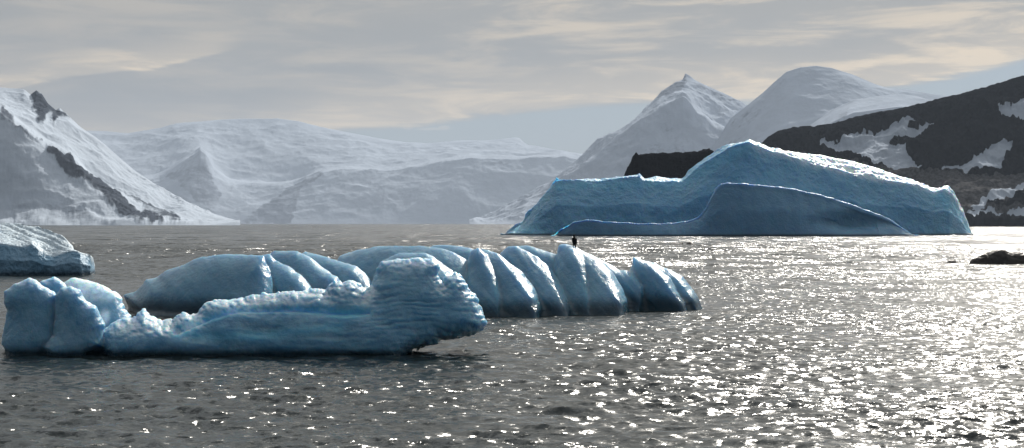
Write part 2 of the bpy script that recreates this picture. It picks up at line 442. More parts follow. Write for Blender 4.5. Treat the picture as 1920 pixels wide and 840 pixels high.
# ------------------------------------------------------------------ the sea: one sheet of real waves, from under the viewer to the horizon
def build_sea():
    dense = np.radians(np.linspace(-26, 26, 1150))
    coarse = np.radians(np.linspace(27, 333, 90)[1:-1])
    ang = np.concatenate([dense, coarse]); na = len(ang)
    near = np.geomspace(2.0, 26.0, 70)[:-1]
    mid = [26.0]
    while mid[-1] < 900:
        d = mid[-1]; mid.append(d + min(d * d / (H * FPX) * 0.95, 0.55 if d < 330 else 0.55 + (d - 330) * 0.006))
    mid = np.array(mid); far = np.geomspace(mid[-1], 42000, 60)[1:]
    D = np.concatenate([near, mid, far]); nd = len(D)
    gap = np.gradient(D)
    X = D[:, None] * np.tan(np.clip(ang, -0.6, 0.6))[None, :] * 0 + np.sin(ang)[None, :] * D[:, None]
    Y = np.cos(ang)[None, :] * D[:, None]
    Z = np.zeros_like(X); OX = np.zeros_like(X); OY = np.zeros_like(X)
    r = np.random.RandomState(11)
    patch = (fbm(np.stack([X.ravel() / 9, Y.ravel() / 9, 0 * X.ravel()], 1), 3)).reshape(X.shape)
    patch = np.clip(1.0 + 1.1 * patch, 0.35, 1.9)
    n = 90
    lam = np.geomspace(0.28, 11.0, n) * r.uniform(0.9, 1.1, n)
    for i in range(n):
        L = lam[i]; th = math.radians(-100) + r.normal() * 0.62     # travelling towards the viewer and a little left
        k = 2 * math.pi / L
        slope = 0.042 * math.exp(-((math.log(L / 0.8)) / 1.1) ** 2) + 0.004
        a = slope / k * (1 + 0.9 * sstep(80, 250, D))
        fade = sstep(1.6, 3.6, L / gap)[:, None]
        if fade.max() <= 0: continue
        rows = np.nonzero(fade[:, 0] > 0)[0]
        ph = k * (X[rows] * math.cos(th) + Y[rows] * math.sin(th)) + r.uniform(0, 6.283)
        w = a[rows][:, None] * fade[rows] * (patch[rows] if L < 4 else 1.0)
        Z[rows] += w * np.cos(ph)
        OX[rows] -= 0.75 * w * math.cos(th) * np.sin(ph); OY[rows] -= 0.75 * w * math.sin(th) * np.sin(ph)
    V = np.stack([X + OX, Y + OY, Z], -1)
    V = V.reshape(-1, 3)
    i = np.arange(nd - 1)[:, None]; j = np.arange(na)[None, :]; j2 = (j + 1) % na
    F = np.stack([(i * na + j2).ravel(), (i * na + j + 0 * i).ravel(), ((i + 1) * na + j).ravel(), ((i + 1) * na + j2).ravel()], 1)
    F = F[:, ::-1] if False else F
    # centre patch
    V = np.concatenate([V, [[0, 0, 0]]]); c = len(V) - 1
    jj = np.arange(0, na - 1, 1)
    tri = np.stack([np.full(len(jj), c), jj + 1, jj, np.full(len(jj), c)], 1)[:, :4]
    me_v = V
    me = bpy.data.meshes.new('sea')
    faces3 = np.stack([np.full(na, c), (np.arange(na) + 1) % na, np.arange(na)], 1)
    me.vertices.add(len(V)); me.vertices.foreach_set('co', V.astype(np.float32).ravel())
    loops = np.concatenate([F.ravel(), faces3.ravel()]).astype(np.int32)
    ls = np.concatenate([np.arange(len(F)) * 4, len(F) * 4 + np.arange(na) * 3]).astype(np.int32)
    me.loops.add(len(loops)); me.loops.foreach_set('vertex_index', loops)
    me.polygons.add(len(ls)); me.polygons.foreach_set('loop_start', ls)
    me.update(calc_edges=True); me.validate()
    me.polygons.foreach_set('use_smooth', np.full(len(me.polygons), True))
    if me.polygons[len(F) // 2].normal.z < 0: me.flip_normals()
    me.materials.append(M_water)
    o = bpy.data.objects.new('sea', me); scene.collection.objects.link(o)
    tag(o, 'choppy grey sea glittering under a low sun', kind='structure')
build_sea()

# ------------------------------------------------------------------ mountains
def ground(name, label, mat, px0, px1, nx, curves, segs, amp, wl, rocks=(), screes=(), ramp_px=6.0, base_rock=-0.4, ridged=True, keep=None, jag=0.0, rock_lift=0.0):
    V, F, T, PX = loft(px0, px1, nx, curves, segs, sm=22, reach=0.13)
    ncur = len(curves) - 1
    px, py = to_px(V)
    D = V[:, 1].mean()
    # break-up of the mask outlines
    wx = fbm(np.stack([px / 14, py / 14, 0 * px], 1), 4) * 7; wy = fbm(np.stack([px / 14, py / 14, 0 * px + 9], 1), 4) * 7
    rock = np.full(len(V), base_rock)
    for poly, val in rocks:
        d = poly_sd(px + wx, py + wy, poly)
        rock = np.where(d > -ramp_px, rock + (val - rock) * sstep(-ramp_px, ramp_px, d), rock)
    scree = np.zeros(len(V))
    for poly, val in screes:
        d = poly_sd(px + wx, py + wy, poly)
        scree = np.where(d > -ramp_px, scree + (val - scree) * sstep(-ramp_px, ramp_px, d), scree)
    keepw = np.ones(len(V)) * 0.0
    # amplitude: zero at water level, reduced right at the skyline curve
    tt = T
    w = sstep(0.0, 0.35, tt)
    sky_k = keep if keep is not None else ncur - 1
    w = w * (1 - 0.85 * np.exp(-((tt - sky_k) / 0.10) ** 2))
    Q = V / wl
    n = fbm(Q, 6, 0.5, ridged=ridged)
    V2 = V.copy()
    V2[:, 2] += amp * n * w
    V2[:, 1] += amp * 1.0 * fbm(Q + 40, 5) * w
    if rock_lift: V2[:, 2] += rock_lift * np.clip(rock, 0, 1) * (0.6 + fbm(V / (wl * 0.15), 4, ridged=True)) * w
    if jag: V2[:, 2] += jag * fbm(np.stack([V[:, 0] / (wl * 0.12), V[:, 2] * 0, V[:, 1] / (wl * 0.5)], 1), 4, 0.6, ridged=True) * sstep(0.5, 1, tt)
    o = make_obj(name, V2, F, mat, {'rock': rock, 'scree': scree})
    tag(o, label, kind='structure')
    return o

# left snowy mountain with its rock spur
L_sky = [(-420, 120), (-200, 140), (-50, 158), (0, 164), (45, 168), (58, 178), (68, 170), (78, 176), (90, 195), (105, 208), (112, 203), (122, 213),
         (150, 238), (180, 258), (215, 288), (250, 318), (290, 345), (330, 368), (370, 390), (400, 405), (436, 420.5), (450, 423)]
L_spur = [(-420, 150), (-200, 180), (-60, 195), (0, 212), (20, 228), (60, 252), (85, 275), (112, 284), (135, 300), (160, 325), (200, 350), (245, 385), (275, 398), (308, 412), (350, 414), (400, 418), (450, 423.3)]
L_valley = [(-420, 148), (-200, 176), (-60, 190), (0, 205), (20, 220), (60, 243), (85, 264), (112, 276), (135, 291), (160, 314), (200, 341), (245, 374), (275, 388), (308, 402), (350, 406), (400, 413), (450, 423.2)]
ground('snow_mountain', 'steep snow mountain at far left with a dark rock spur running to the sea', M_mtn_left, -420, 450, 700,
       [(('z', -8), 4000), ([(-420, 395), (0, 398), (120, 400), (250, 408), (308, 416), (450, 423.4)], 4150), (L_spur, 4350), (L_valley, 4480), (L_sky, 4800), (('z', -8), 6500)],
       [8, 50, 12, 110, 20], 20, 260, keep=4, rock_lift=9,
       rocks=[([(55, 176), (68, 166), (80, 176), (110, 208), (124, 206), (135, 226), (112, 222), (102, 242), (92, 218), (82, 238), (72, 232), (60, 198)], 0.74),
              ([(85, 275), (100, 275), (112, 282), (122, 298), (135, 295), (148, 315), (165, 325), (185, 335), (205, 350), (225, 368), (245, 385), (262, 400), (275, 395), (300, 410), (310, 423), (262, 423), (240, 412), (220, 400), (200, 385), (185, 370), (165, 352), (150, 345), (130, 340), (115, 325), (105, 312), (92, 295)], 0.74),
              ([(0, 200), (8, 205), (30, 232), (50, 245), (85, 265), (82, 270), (40, 250), (10, 235), (0, 230)], 0.62),
              ([(240, 314), (300, 350), (345, 380), (400, 402), (395, 408), (340, 385), (290, 352), (238, 318)], 0.5),
              ([(200, 345), (250, 368), (290, 392), (335, 412), (350, 423), (320, 423), (280, 400), (240, 375)], 0.62),
              ([(20, 384), (60, 380), (140, 392), (200, 408), (210, 423), (30, 423)], 0.36)])

# far range across the middle
C_sky = [(60, 250), (150, 246), (200, 246), (240, 250), (300, 240), (330, 232), (400, 226), (450, 223), (520, 222), (560, 228), (600, 238), (650, 248), (700, 258), (760, 267),
         (800, 269), (860, 263), (920, 263), (950, 260), (965, 258), (975, 260), (990, 276), (1030, 280), (1090, 292), (1200, 310), (1400, 330)]
C_cliff = [(60, 330), (250, 335), (300, 335), (340, 308), (375, 283), (385, 292), (400, 322), (430, 345), (500, 350), (550, 345), (590, 328), (640, 322), (665, 320), (710, 321), (760, 319), (800, 313), (825, 306), (850, 301), (880, 298), (930, 298), (980, 300), (1030, 296), (1060, 293), (1200, 330), (1400, 360)]
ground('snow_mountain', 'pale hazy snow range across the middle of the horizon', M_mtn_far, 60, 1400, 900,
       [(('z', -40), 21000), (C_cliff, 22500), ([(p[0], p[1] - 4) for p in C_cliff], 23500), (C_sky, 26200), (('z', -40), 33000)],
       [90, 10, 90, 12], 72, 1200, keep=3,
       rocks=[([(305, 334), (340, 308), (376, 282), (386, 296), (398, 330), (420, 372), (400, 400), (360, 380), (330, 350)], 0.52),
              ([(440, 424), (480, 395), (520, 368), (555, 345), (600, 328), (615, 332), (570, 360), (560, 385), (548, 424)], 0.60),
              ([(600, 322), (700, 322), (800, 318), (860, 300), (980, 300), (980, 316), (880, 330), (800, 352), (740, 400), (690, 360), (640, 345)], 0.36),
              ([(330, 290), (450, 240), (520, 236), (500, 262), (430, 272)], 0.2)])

# pyramid peak
P_sky = [(880, 424), (905, 421), (920, 414), (960, 385), (1000, 360), (1040, 335), (1080, 305), (1100, 285), (1130, 262), (1160, 245), (1200, 220), (1220, 207), (1225, 190), (1240, 172), (1270, 155),
         (1280, 150), (1285, 138), (1292, 142), (1305, 152), (1340, 168), (1370, 182), (1395, 195), (1420, 215), (1480, 260), (1600, 340)]
P_ridge = [(880, 425), (905, 423), (920, 418), (960, 398), (1000, 378), (1040, 352), (1080, 325), (1120, 295), (1160, 268), (1200, 232), (1240, 208), (1280, 190), (1290, 196), (1310, 218), (1330, 238), (1360, 252), (1400, 262), (1480, 300), (1600, 370)]
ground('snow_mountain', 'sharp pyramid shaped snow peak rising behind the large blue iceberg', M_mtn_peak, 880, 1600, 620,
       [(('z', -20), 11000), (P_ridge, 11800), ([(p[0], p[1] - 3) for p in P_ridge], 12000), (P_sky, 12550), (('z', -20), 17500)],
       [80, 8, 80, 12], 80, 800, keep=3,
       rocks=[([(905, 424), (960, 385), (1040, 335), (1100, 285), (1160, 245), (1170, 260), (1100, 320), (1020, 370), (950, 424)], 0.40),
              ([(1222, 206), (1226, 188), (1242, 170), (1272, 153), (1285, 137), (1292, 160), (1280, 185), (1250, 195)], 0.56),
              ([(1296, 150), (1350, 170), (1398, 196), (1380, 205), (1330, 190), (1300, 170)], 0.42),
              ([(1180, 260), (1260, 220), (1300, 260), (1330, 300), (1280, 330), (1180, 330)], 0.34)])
# dome
Dm_sky = [(1300, 330), (1340, 270), (1370, 222), (1395, 203), (1410, 191), (1430, 175), (1455, 152), (1475, 135), (1500, 127), (1530, 124), (1560, 128), (1600, 141), (1640, 158), (1665, 166), (1700, 168),
          (1745, 176), (1795, 183), (1900, 200), (2100, 230)]
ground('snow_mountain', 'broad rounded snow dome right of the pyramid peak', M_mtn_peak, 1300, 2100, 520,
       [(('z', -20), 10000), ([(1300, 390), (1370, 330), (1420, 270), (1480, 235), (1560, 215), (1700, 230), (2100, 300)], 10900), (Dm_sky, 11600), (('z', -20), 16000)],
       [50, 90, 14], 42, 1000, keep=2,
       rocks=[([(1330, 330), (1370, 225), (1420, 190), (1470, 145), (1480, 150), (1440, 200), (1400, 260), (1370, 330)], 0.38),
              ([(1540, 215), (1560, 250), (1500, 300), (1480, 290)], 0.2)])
S_sky = [(1400, 340), (1480, 272), (1520, 234), (1560, 206), (1600, 187), (1650, 180), (1690, 176), (1720, 181), (1745, 189), (1800, 196), (1950, 230), (2100, 260)]
ground('snow_mountain', 'low smooth snow shoulder in front of the dome and behind the black ridge', M_mtn_peak, 1400, 2100, 380,
       [(('z', -20), 7600), ([(x, y + 26) for x, y in S_sky], 8300), (S_sky, 8650), (('z', -20), 11000)],
       [40, 60, 12], 12, 700, keep=2,
       rocks=[([(1520, 250), (1555, 215), (1600, 195), (1590, 225), (1540, 262)], 0.42)])

# black rocky mountain on the right
K_sky = [(1290, 400), (1380, 318), (1425, 276), (1440, 258), (1460, 247), (1490, 240), (1520, 238), (1560, 234), (1600, 222), (1650, 213), (1700, 202), (1750, 190), (1800, 180), (1840, 168), (1880, 155), (1920, 143), (2000, 118), (2300, 60)]
ground('rocky_mountain', 'black rocky mountain with snow patches filling the right edge', M_mtn_dark, 1290, 2300, 900,
       [(('z', -6), 2230), ([(1290, 424.7), (2300, 424.5)], 2280), ([(1290, 421), (1800, 418), (2300, 416)], 2310), ([(1290, 418), (1500, 395), (1700, 362), (1850, 345), (2300, 330)], 2460), (K_sky, 2800), (('z', -6), 3600)],
       [3, 4, 46, 170, 20], 18, 130, keep=4, base_rock=1.0, rock_lift=9, jag=1.6, ramp_px=4,
       rocks=[([(1600, 257), (1621, 251), (1643, 253), (1664, 251), (1686, 244), (1707, 237), (1711, 241), (1698, 248), (1702, 255), (1718, 253), (1736, 241), (1754, 234), (1743, 244), (1732, 255), (1714, 267), (1693, 266), (1675, 269), (1668, 284), (1670, 289), (1682, 285), (1693, 284), (1696, 291), (1707, 301), (1718, 316), (1732, 328), (1707, 330), (1671, 322), (1636, 311), (1600, 305), (1545, 290), (1568, 280), (1585, 268)], -0.6),
              ([(1570, 246), (1592, 242), (1578, 253)], -0.5), ([(1535, 288), (1545, 279), (1562, 285), (1560, 296)], -0.4),
              ([(1768, 331), (1789, 321), (1821, 314), (1846, 296), (1870, 274), (1896, 284), (1886, 305), (1871, 330), (1850, 326), (1814, 336)], -0.6),
              ([(1868, 214), (1904, 210), (1919, 199), (2000, 190), (2060, 200), (2000, 235), (1919, 228), (1893, 225), (1882, 229)], -0.6),
              ([(1560, 310), (1730, 332), (1760, 335), (1830, 340), (1960, 332), (2300, 320), (2300, 430), (1290, 430), (1400, 380)], -0.15),
              ([(1846, 392), (1868, 384), (1886, 392), (1900, 372), (1925, 358), (1960, 360), (1960, 402), (1850, 404)], 0.62),
              ([(1290, 420.5), (2300, 420.5), (2300, 430), (1290, 430)], 0.9)],
       screes=[([(1560, 305), (1730, 328), (1760, 330), (1830, 335), (1960, 328), (2300, 315), (2300, 404), (1800, 405), (1290, 405), (1400, 370)], 1.0),
               ([(1815, 400), (1832, 386), (1858, 370), (1925, 346), (2000, 335), (2000, 350), (1925, 368), (1880, 385), (1850, 400), (1830, 404)], 0.0)])
# black headland seen over the low wall of the large berg
B_sky = [(1150, 424), (1170, 334), (1176, 318), (1181, 312), (1186, 298), (1192, 291), (1198, 294), (1230, 291), (1260, 292), (1280, 293.5), (1300, 288), (1325, 285), (1330, 282), (1338, 288), (1360, 300), (1420, 330), (1520, 380), (1600, 424)]
ground('rocky_headland', 'flat topped black rock headland showing above the low wall of the large iceberg', M_mtn_dark, 1150, 1600, 420,
       [(('z', -6), 1300), ([(x, min(424, y + 55)) for x, y in B_sky], 1320), (B_sky, 1345), (B_sky, 1380), (('z', -6), 1450)],
       [24, 50, 6, 12], 2.2, 30, keep=2, base_rock=1.0, rock_lift=1.0, jag=0.8)

# ------------------------------------------------------------------ icebergs
def skirt_noise(V, F, amp_list):
    N = vnormals(V, F)
    d = 0
    for amp, wl, octs, rid in amp_list: d = d + amp * fbm(V / wl, octs, 0.52, ridged=rid)
    return V + N * np.asarray(d)[:, None]

def loft_berg(name, label, mat, px0, px1, nx, curves, segs, amps, attrs_fn=None, smooth_t=True, displace=None, sm=9.0):
    V, F, T, PX = loft(px0, px1, nx, curves, segs, smooth_t, sm=sm, reach=0.25)
    V2 = skirt_noise(V, F, amps)
    if displace is not None: V2 = displace(V2, F, T, PX)
    z = np.zeros(len(V)); at = {'vein': z, 'frost_glint': z}
    if attrs_fn: at.update(attrs_fn(V, T, PX))
    o = make_obj(name, V2, F, mat, at)
    return tag(o, label, 'iceberg')

# large blue berg
G_sky = [(938, 446), (945, 441), (955, 430), (968, 420), (980, 416), (985, 402), (1005, 385), (1020, 365), (1030, 352), (1035, 343), (1043, 331), (1050, 337), (1075, 338), (1110, 336), (1165, 332), (1195, 328), (1199, 325), (1208, 337),
         (1230, 332), (1255, 336), (1280, 335), (1290, 320), (1310, 305), (1340, 285), (1365, 272), (1395, 266), (1405, 261), (1425, 271), (1445, 279), (1480, 285), (1540, 292), (1600, 303), (1650, 318), (1700, 335), (1730, 345), (1752, 357),
         (1762, 358), (1770, 350), (1778, 350), (1785, 358), (1795, 375), (1805, 395), (1815, 415), (1820, 432), (1824, 446)]
G_edge = [(938, 446), (945, 442), (980, 420), (1035, 350), (1043, 336), (1110, 341), (1199, 331), (1208, 341), (1280, 340), (1310, 311), (1365, 278), (1405, 265), (1450, 284), (1490, 296), (1530, 310), (1560, 314), (1600, 325), (1640, 336), (1680, 341), (1720, 347), (1752, 362),
          (1770, 354), (1785, 362), (1805, 399), (1820, 436), (1824, 446)]
G_dfront = [(938, 622), (1000, 612), (1400, 606), (1780, 612), (1824, 622)]
def plus(d, a): return [(x, y + (a if np.isscalar(a) else np.interp(x, *zip(*a)))) for x, y in d]
G_mid = [(x, y + (442 - y) * 0.45) for x, y in G_edge]
def big_attrs(V, T, PX):
    fr = sstep(2.75, 3.2, T) * sstep(1400, 1425, PX)
    px, py = to_px(V)
    vein = 0.45 * np.exp(-((px - 975) / 38) ** 2) * sstep(415, 436, py) + 0.25 * np.exp(-(line_d(px, py, [(985, 405), (1035, 350), (1280, 345), (1405, 268)]) / 9) ** 2) + 0.35 * np.exp(-(line_d(px, py, [(1740, 350), (1800, 400)]) / 12) ** 2)
    return {'frost_glint': fr, 'vein': np.clip(vein, 0, 1)}
def big_disp(V, F, T, PX):
    top = sstep(3.0, 3.15, T) * sstep(4.0, 3.8, T) * sstep(1400, 1430, PX)
    V = V.copy(); V[:, 2] += top * (1.3 * fbm(V / 9.0, 4, 0.6, ridged=True) - 0.5)
    return V
loft_berg('iceberg', 'largest iceberg, high blue ice wall with sparkling white slope falling right from its summit', M_big, 938, 1824, 1100,
          [(('z', -4), plus(G_dfront, -3)), (('z', 0.6), plus(G_dfront, 0)), (G_mid, plus(G_dfront, 4)), (G_edge, plus(G_dfront, 14)),
           (G_sky, plus(G_dfront, [(938, 15), (1290, 16), (1390, 20), (1460, 58), (1650, 62), (1760, 30), (1824, 18)])),
           (('z', -4), plus(G_dfront, [(938, 40), (1380, 60), (1500, 110), (1760, 80), (1824, 40)]))],
          [5, 24, 70, 36, 24], [(1.0, 16, 3, False), (0.35, 5.5, 3, True), (0.12, 1.2, 2, False)], big_attrs, smooth_t=False, displace=big_disp)

# whale-backed berg in front of it
Wh_sky = [(1034, 446), (1042, 439), (1052, 429), (1075, 416), (1100, 411), (1130, 414), (1200, 418), (1260, 419), (1290, 415), (1312, 405), (1325, 390), (1334, 370), (1342, 354), (1352, 345), (1365, 342), (1400, 344), (1450, 349),
          (1500, 357), (1540, 366), (1580, 378), (1620, 392), (1650, 402), (1675, 414), (1695, 430), (1712, 441), (1722, 446)]
W_d = [(1034, 566), (1150, 560), (1500, 556), (1650, 562), (1722, 578)]
def wh_disp(V, F, T, PX):
    px, py = to_px(V)
    N = vnormals(V, F)
    hollow = np.exp(-(((px - 1600) / 55) ** 2 + ((py - 415) / 16) ** 2)) * 4.5
    ribs = np.sin(px / 5.5 + 3 * fbm(np.stack([px / 40, py / 90, 0 * px], 1), 2)) * 0.12 * sstep(1.2, 2.5, T)
    return V + N * (-hollow * (T < 3) + ribs)[:, None]
loft_berg('iceberg', 'smooth whale backed iceberg lying low in front of the largest blue iceberg', M_whale, 1034, 1722, 760,
          [(('z', -4), plus(W_d, -2)), (('z', 0.5), W_d), ([(x, y + (444 - y) * 0.50) for x, y in Wh_sky], plus(W_d, [(1034, .4), (1300, .6), (1340, 3), (1365, 4), (1600, 3), (1712, .5)])), ([(x, y + (444 - y) * 0.12) for x, y in Wh_sky], plus(W_d, [(1034, 1.0), (1290, 1.6), (1340, 6.5), (1365, 9.2), (1600, 7.5), (1712, 1.2)])), (Wh_sky, plus(W_d, [(1034, 2.0), (1290, 3.2), (1340, 8.3), (1365, 11), (1600, 9.3), (1712, 2.4)])),
           ([(x, y + (444 - y) * 0.3) for x, y in Wh_sky], plus(W_d, 20)), (('z', -4), plus(W_d, 27))],
          [4, 20, 36, 24, 24, 14], [(0.5, 14, 3, False), (0.08, 2.5, 3, False)], None, True, wh_disp)

# berg at the left edge
E_sky = [(-170, 470), (-120, 432), (-60, 421), (0, 418), (40, 419), (70, 424), (90, 430), (112, 441), (128, 452), (136, 462), (139, 468), (152, 472), (168, 476), (174, 482), (177, 495), (178, 520)]
E_edge = [(-170, 490), (-120, 465), (-60, 458), (0, 457), (40, 462), (60, 459), (80, 476), (100, 482), (125, 472), (139, 470), (152, 474), (168, 479), (174, 486), (177, 500), (178, 522)]
E_d = [(-170, 142), (0, 137.5), (150, 137), (170, 138.5), (178, 143)]
def e_disp(V, F, T, PX):
    px, py = to_px(V)
    q = (py - 420) - (px - 0) * 0.42 + 4 * fbm(np.stack([px / 60, py / 30, 0 * px], 1), 2)
    g = np.exp(-(((q + 22) / 3.0)) ** 2) + 0.8 * np.exp(-(((q + 2) / 2.6)) ** 2) + 0.8 * np.exp(-(((q + 12) / 2.0)) ** 2) + 0.6 * np.exp(-(((q - 14) / 2.0)) ** 2)
    top = sstep(2.9, 3.3, T) * (T < 4.2)
    V = V.copy(); V[:, 2] -= 0.11 * g * top
    return V
loft_berg('iceberg', 'iceberg cut off by the left edge, white grooved top above a dark blue cliff', M_left, -170, 178, 460,
          [(('z', -2), plus(E_d, -0.2)), (('z', 0.1), plus(E_d, 0.3)), ([(x, y + (517 - y) * 0.5) for x, y in E_edge], plus(E_d, 0.2)), (E_edge, plus(E_d, 1.4)),
           (E_sky, plus(E_d, [(-170, 3), (-60, 11), (60, 10), (130, 5), (150, 3), (178, 2.2)])), (('z', -2), plus(E_d, [(-170, 5), (60, 17), (150, 7), (178, 3)]))],
          [4, 24, 36, 80, 20], [(0.22, 3.2, 3, False), (0.09, 0.7, 4, True)],
          lambda V, T, PX: {'frost_glint': 0.6 * sstep(2.85, 3.1, T) * (T < 4.9)}, False, e_disp)

def sdf_berg(name, label, mat, px_rng, py_rng, D_rng, step, dstep, comps, smk, amps, warp=1.5, warp_wl=10, attrs_fn=None, displace=None, relax=2, warp_fn=None):
    px = np.arange(px_rng[0], px_rng[1] + step, step); py = np.arange(py_rng[1], py_rng[0] - step, -step)
    D = np.arange(D_rng[0], D_rng[1] + dstep, dstep)
    PXg, PYg = np.meshgrid(px, py, indexing='ij')
    q = np.stack([PXg.ravel() / warp_wl, PYg.ravel() / warp_wl, np.zeros(PXg.size)], 1)
    wx = (fbm(q, 4, 0.6) * warp).reshape(PXg.shape); wy = (fbm(q + 31.7, 4, 0.6) * warp).reshape(PXg.shape)
    if warp_fn is not None: k_ = warp_fn(PXg, PYg); wx = wx * k_; wy = wy * k_
    F = None
    for c in comps:
        s = poly_sd(PXg + wx, PYg + wy, c['poly'])
        for (hx, hy, rx, ry) in c.get('holes', ()):
            r = np.sqrt(((PXg + wx - hx) / rx) ** 2 + ((PYg + wy - hy) / ry) ** 2)
            s = np.minimum(s, (r - 1) * min(rx, ry))
        top, bot = c['z']
        h = np.clip((PYg - top) / (bot - top), 0, 1.2)
        Wd = c['w'][0] + (c['w'][1] - c['w'][0]) * h ** c.get('p', 1.2)
        sm = max(np.percentile(s[s > 0], 97), 1)
        L = c.get('L', 10.0)
        aa = c.get('a', 0.5); hw = Wd * (aa + (1 - aa) * (1 - np.exp(-np.maximum(s, 0) / L)))
        yc = c['D'] + c.get('lean', 0.0) * (1 - h) + c.get('skew', 0.0) * (PXg - np.mean([p[0] for p in c['poly']]))
        f1 = hw[:, None, :] - np.abs(D[None, :, None] - yc[:, None, :]); f2 = (s * D_rng[0] / FPX)[:, None, :]
        kk = c.get('k', 0.12); hh = np.clip(0.5 + 0.5 * (f2 - f1) / kk, 0, 1)
        f = f2 * (1 - hh) + f1 * hh - kk * hh * (1 - hh)
        f = f.astype(np.float32)
        if F is None: F = f
        else:
            k = smk
            hh = np.clip(0.5 + 0.5 * (F - f) / k, 0, 1)
            F = f * (1 - hh) + F * hh + k * hh * (1 - hh)
    F[0] = F[-1] = -1; F[:, 0] = F[:, -1] = -1; F[:, :, 0] = -1; F[:, :, -1] = -1
    P, Q = surface_nets(F)
    vpx = px[0] + P[:, 0] * step; vD = D[0] + P[:, 1] * dstep; vpy = py[0] - P[:, 2] * step
    V = to_world(vpx, vpy, vD)
    # relax the stair steps a little
    for _ in range(relax):
        acc = np.zeros_like(V); cn = np.zeros(len(V))
        for a in range(4):
            b = (a + 1) % 4
            np.add.at(acc, Q[:, a], V[Q[:, b]]); np.add.at(cn, Q[:, a], 1)
            np.add.at(acc, Q[:, b], V[Q[:, a]]); np.add.at(cn, Q[:, b], 1)
        V = V * 0.5 + 0.5 * acc / np.maximum(cn, 1)[:, None]
    N = vnormals(V, Q)
    d = 0
    for amp, wl, octs, rid in amps: d = d + amp * fbm(V / wl, octs, 0.52, ridged=rid)
    if displace is not None: d = d + displace(V, vpx, vpy, N)
    V = V + N * np.asarray(d)[:, None]
    at = {'vein': np.zeros(len(V)), 'frost_glint': np.zeros(len(V))}
    if attrs_fn: at.update(attrs_fn(V, vpx, vpy, N))
    o = make_obj(name, V, Q, mat, at)
    return tag(o, label, 'iceberg')

# scalloped berg in the middle distance
R = (459, 600)
row = [
    dict(poly=[(229, 640), (229, 550), (254, 546), (275, 525), (296, 520), (311, 507), (343, 495), (379, 482), (418, 478), (470, 477), (495, 479), (510, 520), (520, 640)], D=80.3, w=(1.2, 3.6), L=22),
    dict(poly=[(415, 640), (438, 575), (458, 530), (474, 495), (490, 479), (506, 475.5), (517, 489), (540, 499), (565, 515), (585, 540), (604, 640)], D=79.9, w=(0.8, 3.3), L=14),
    dict(poly=[(226, 640), (236, 592), (262, 578), (300, 580), (345, 584), (390, 592), (430, 640)], D=78.6, w=(0.5, 2.0), L=12),
    dict(poly=[(850, 640), (868, 540), (877, 492), (885, 470), (897, 464), (911, 479), (927, 505), (944, 545), (962, 640)], D=80.1, w=(0.5, 3.4), L=9),
    dict(poly=[(1016, 640), (1034, 530), (1043, 484), (1049, 460), (1062, 457.5), (1078, 466), (1093, 490), (1108, 530), (1122, 580), (1130, 640)], D=81.7, w=(0.5, 3.8), L=9),
    dict(poly=[(480, 640), (496, 500), (503, 478), (515, 470), (558, 470), (578, 482), (600, 497), (620, 511), (628, 535), (650, 640)], D=81.2, w=(1.0, 3.2), L=14),
    dict(poly=[(540, 640), (560, 480), (572, 471), (589, 476), (623, 486), (642, 492), (667, 500), (685, 517), (700, 535), (716, 560), (740, 640)], D=82.6, w=(1.0, 3.6), L=14),
    dict(poly=[(590, 640), (598, 535), (606, 515), (620, 512), (633, 520), (648, 548), (670, 640)], D=79.6, w=(0.7, 2.4), L=9),
    dict(poly=[(610, 640), (625, 500), (639, 480), (667, 469), (716, 460), (787, 459.5), (815, 463), (850, 474), (880, 491), (905, 530), (930, 640)], D=84.0, w=(1.4, 4.6), L=18),
    dict(poly=[(690, 640), (700, 520), (715, 492), (750, 475), (800, 476), (850, 510), (880, 560), (905, 640)], D=81.5, w=(1.0, 4.0), L=18),
    dict(poly=[(770, 640), (790, 470), (812, 459), (850, 459.5), (884, 467), (930, 482), (970, 520), (1010, 640)], D=86.5, w=(1.0, 4.0), L=14),
    dict(poly=[(862, 640), (870, 540), (877, 492), (885, 470), (897, 464), (915, 468), (941, 482), (975, 508), (1000, 540), (1022, 575), (1040, 640)], D=80.6, w=(0.7, 3.9), L=12),
    dict(poly=[(925, 640), (932, 530), (939, 474), (952, 461), (968, 460), (990, 470), (1010, 484), (1035, 508), (1050, 530), (1068, 555), (1084, 582), (1100, 640)], D=81.7, w=(0.7, 4.2), L=12),
    dict(poly=[(940, 640), (950, 480), (962, 462), (990, 461), (1019, 471), (1046, 480), (1070, 510), (1090, 640)], D=84.4, w=(0.8, 3.4), L=10),
    dict(poly=[(1024, 640), (1036, 530), (1043, 484), (1049, 461), (1063, 458), (1084, 464), (1097, 471), (1121, 487), (1145, 512), (1165, 540), (1178, 560), (1187, 582), (1198, 640)], D=82.2, w=(0.7, 4.6), L=12),
    dict(poly=[(1090, 640), (1094, 480), (1105, 474), (1121, 484), (1142, 494), (1162, 506), (1190, 511), (1210, 535), (1225, 640)], D=85.2, w=(0.8, 3.4), L=10),
    dict(poly=[(1168, 640), (1178, 540), (1186, 490), (1188, 481), (1199, 485), (1227, 500), (1255, 522), (1270, 545), (1288, 563), (1300, 580), (1306, 640)], D=84.0, w=(0.5, 2.6), L=9),
    dict(poly=[(1188, 640), (1192, 488), (1227, 494), (1256, 507), (1277, 519), (1290, 534), (1316, 560), (1332, 582), (1336, 640)], D=86.0, w=(0.6, 3.2), L=9),
]
for c in row: c['z'] = R; c['lean'] = 0.7; c['p'] = 1.0; c['L'] *= 0.7; c['skew'] = -0.017; c['a'] = 0.35; c['k'] = 0.13
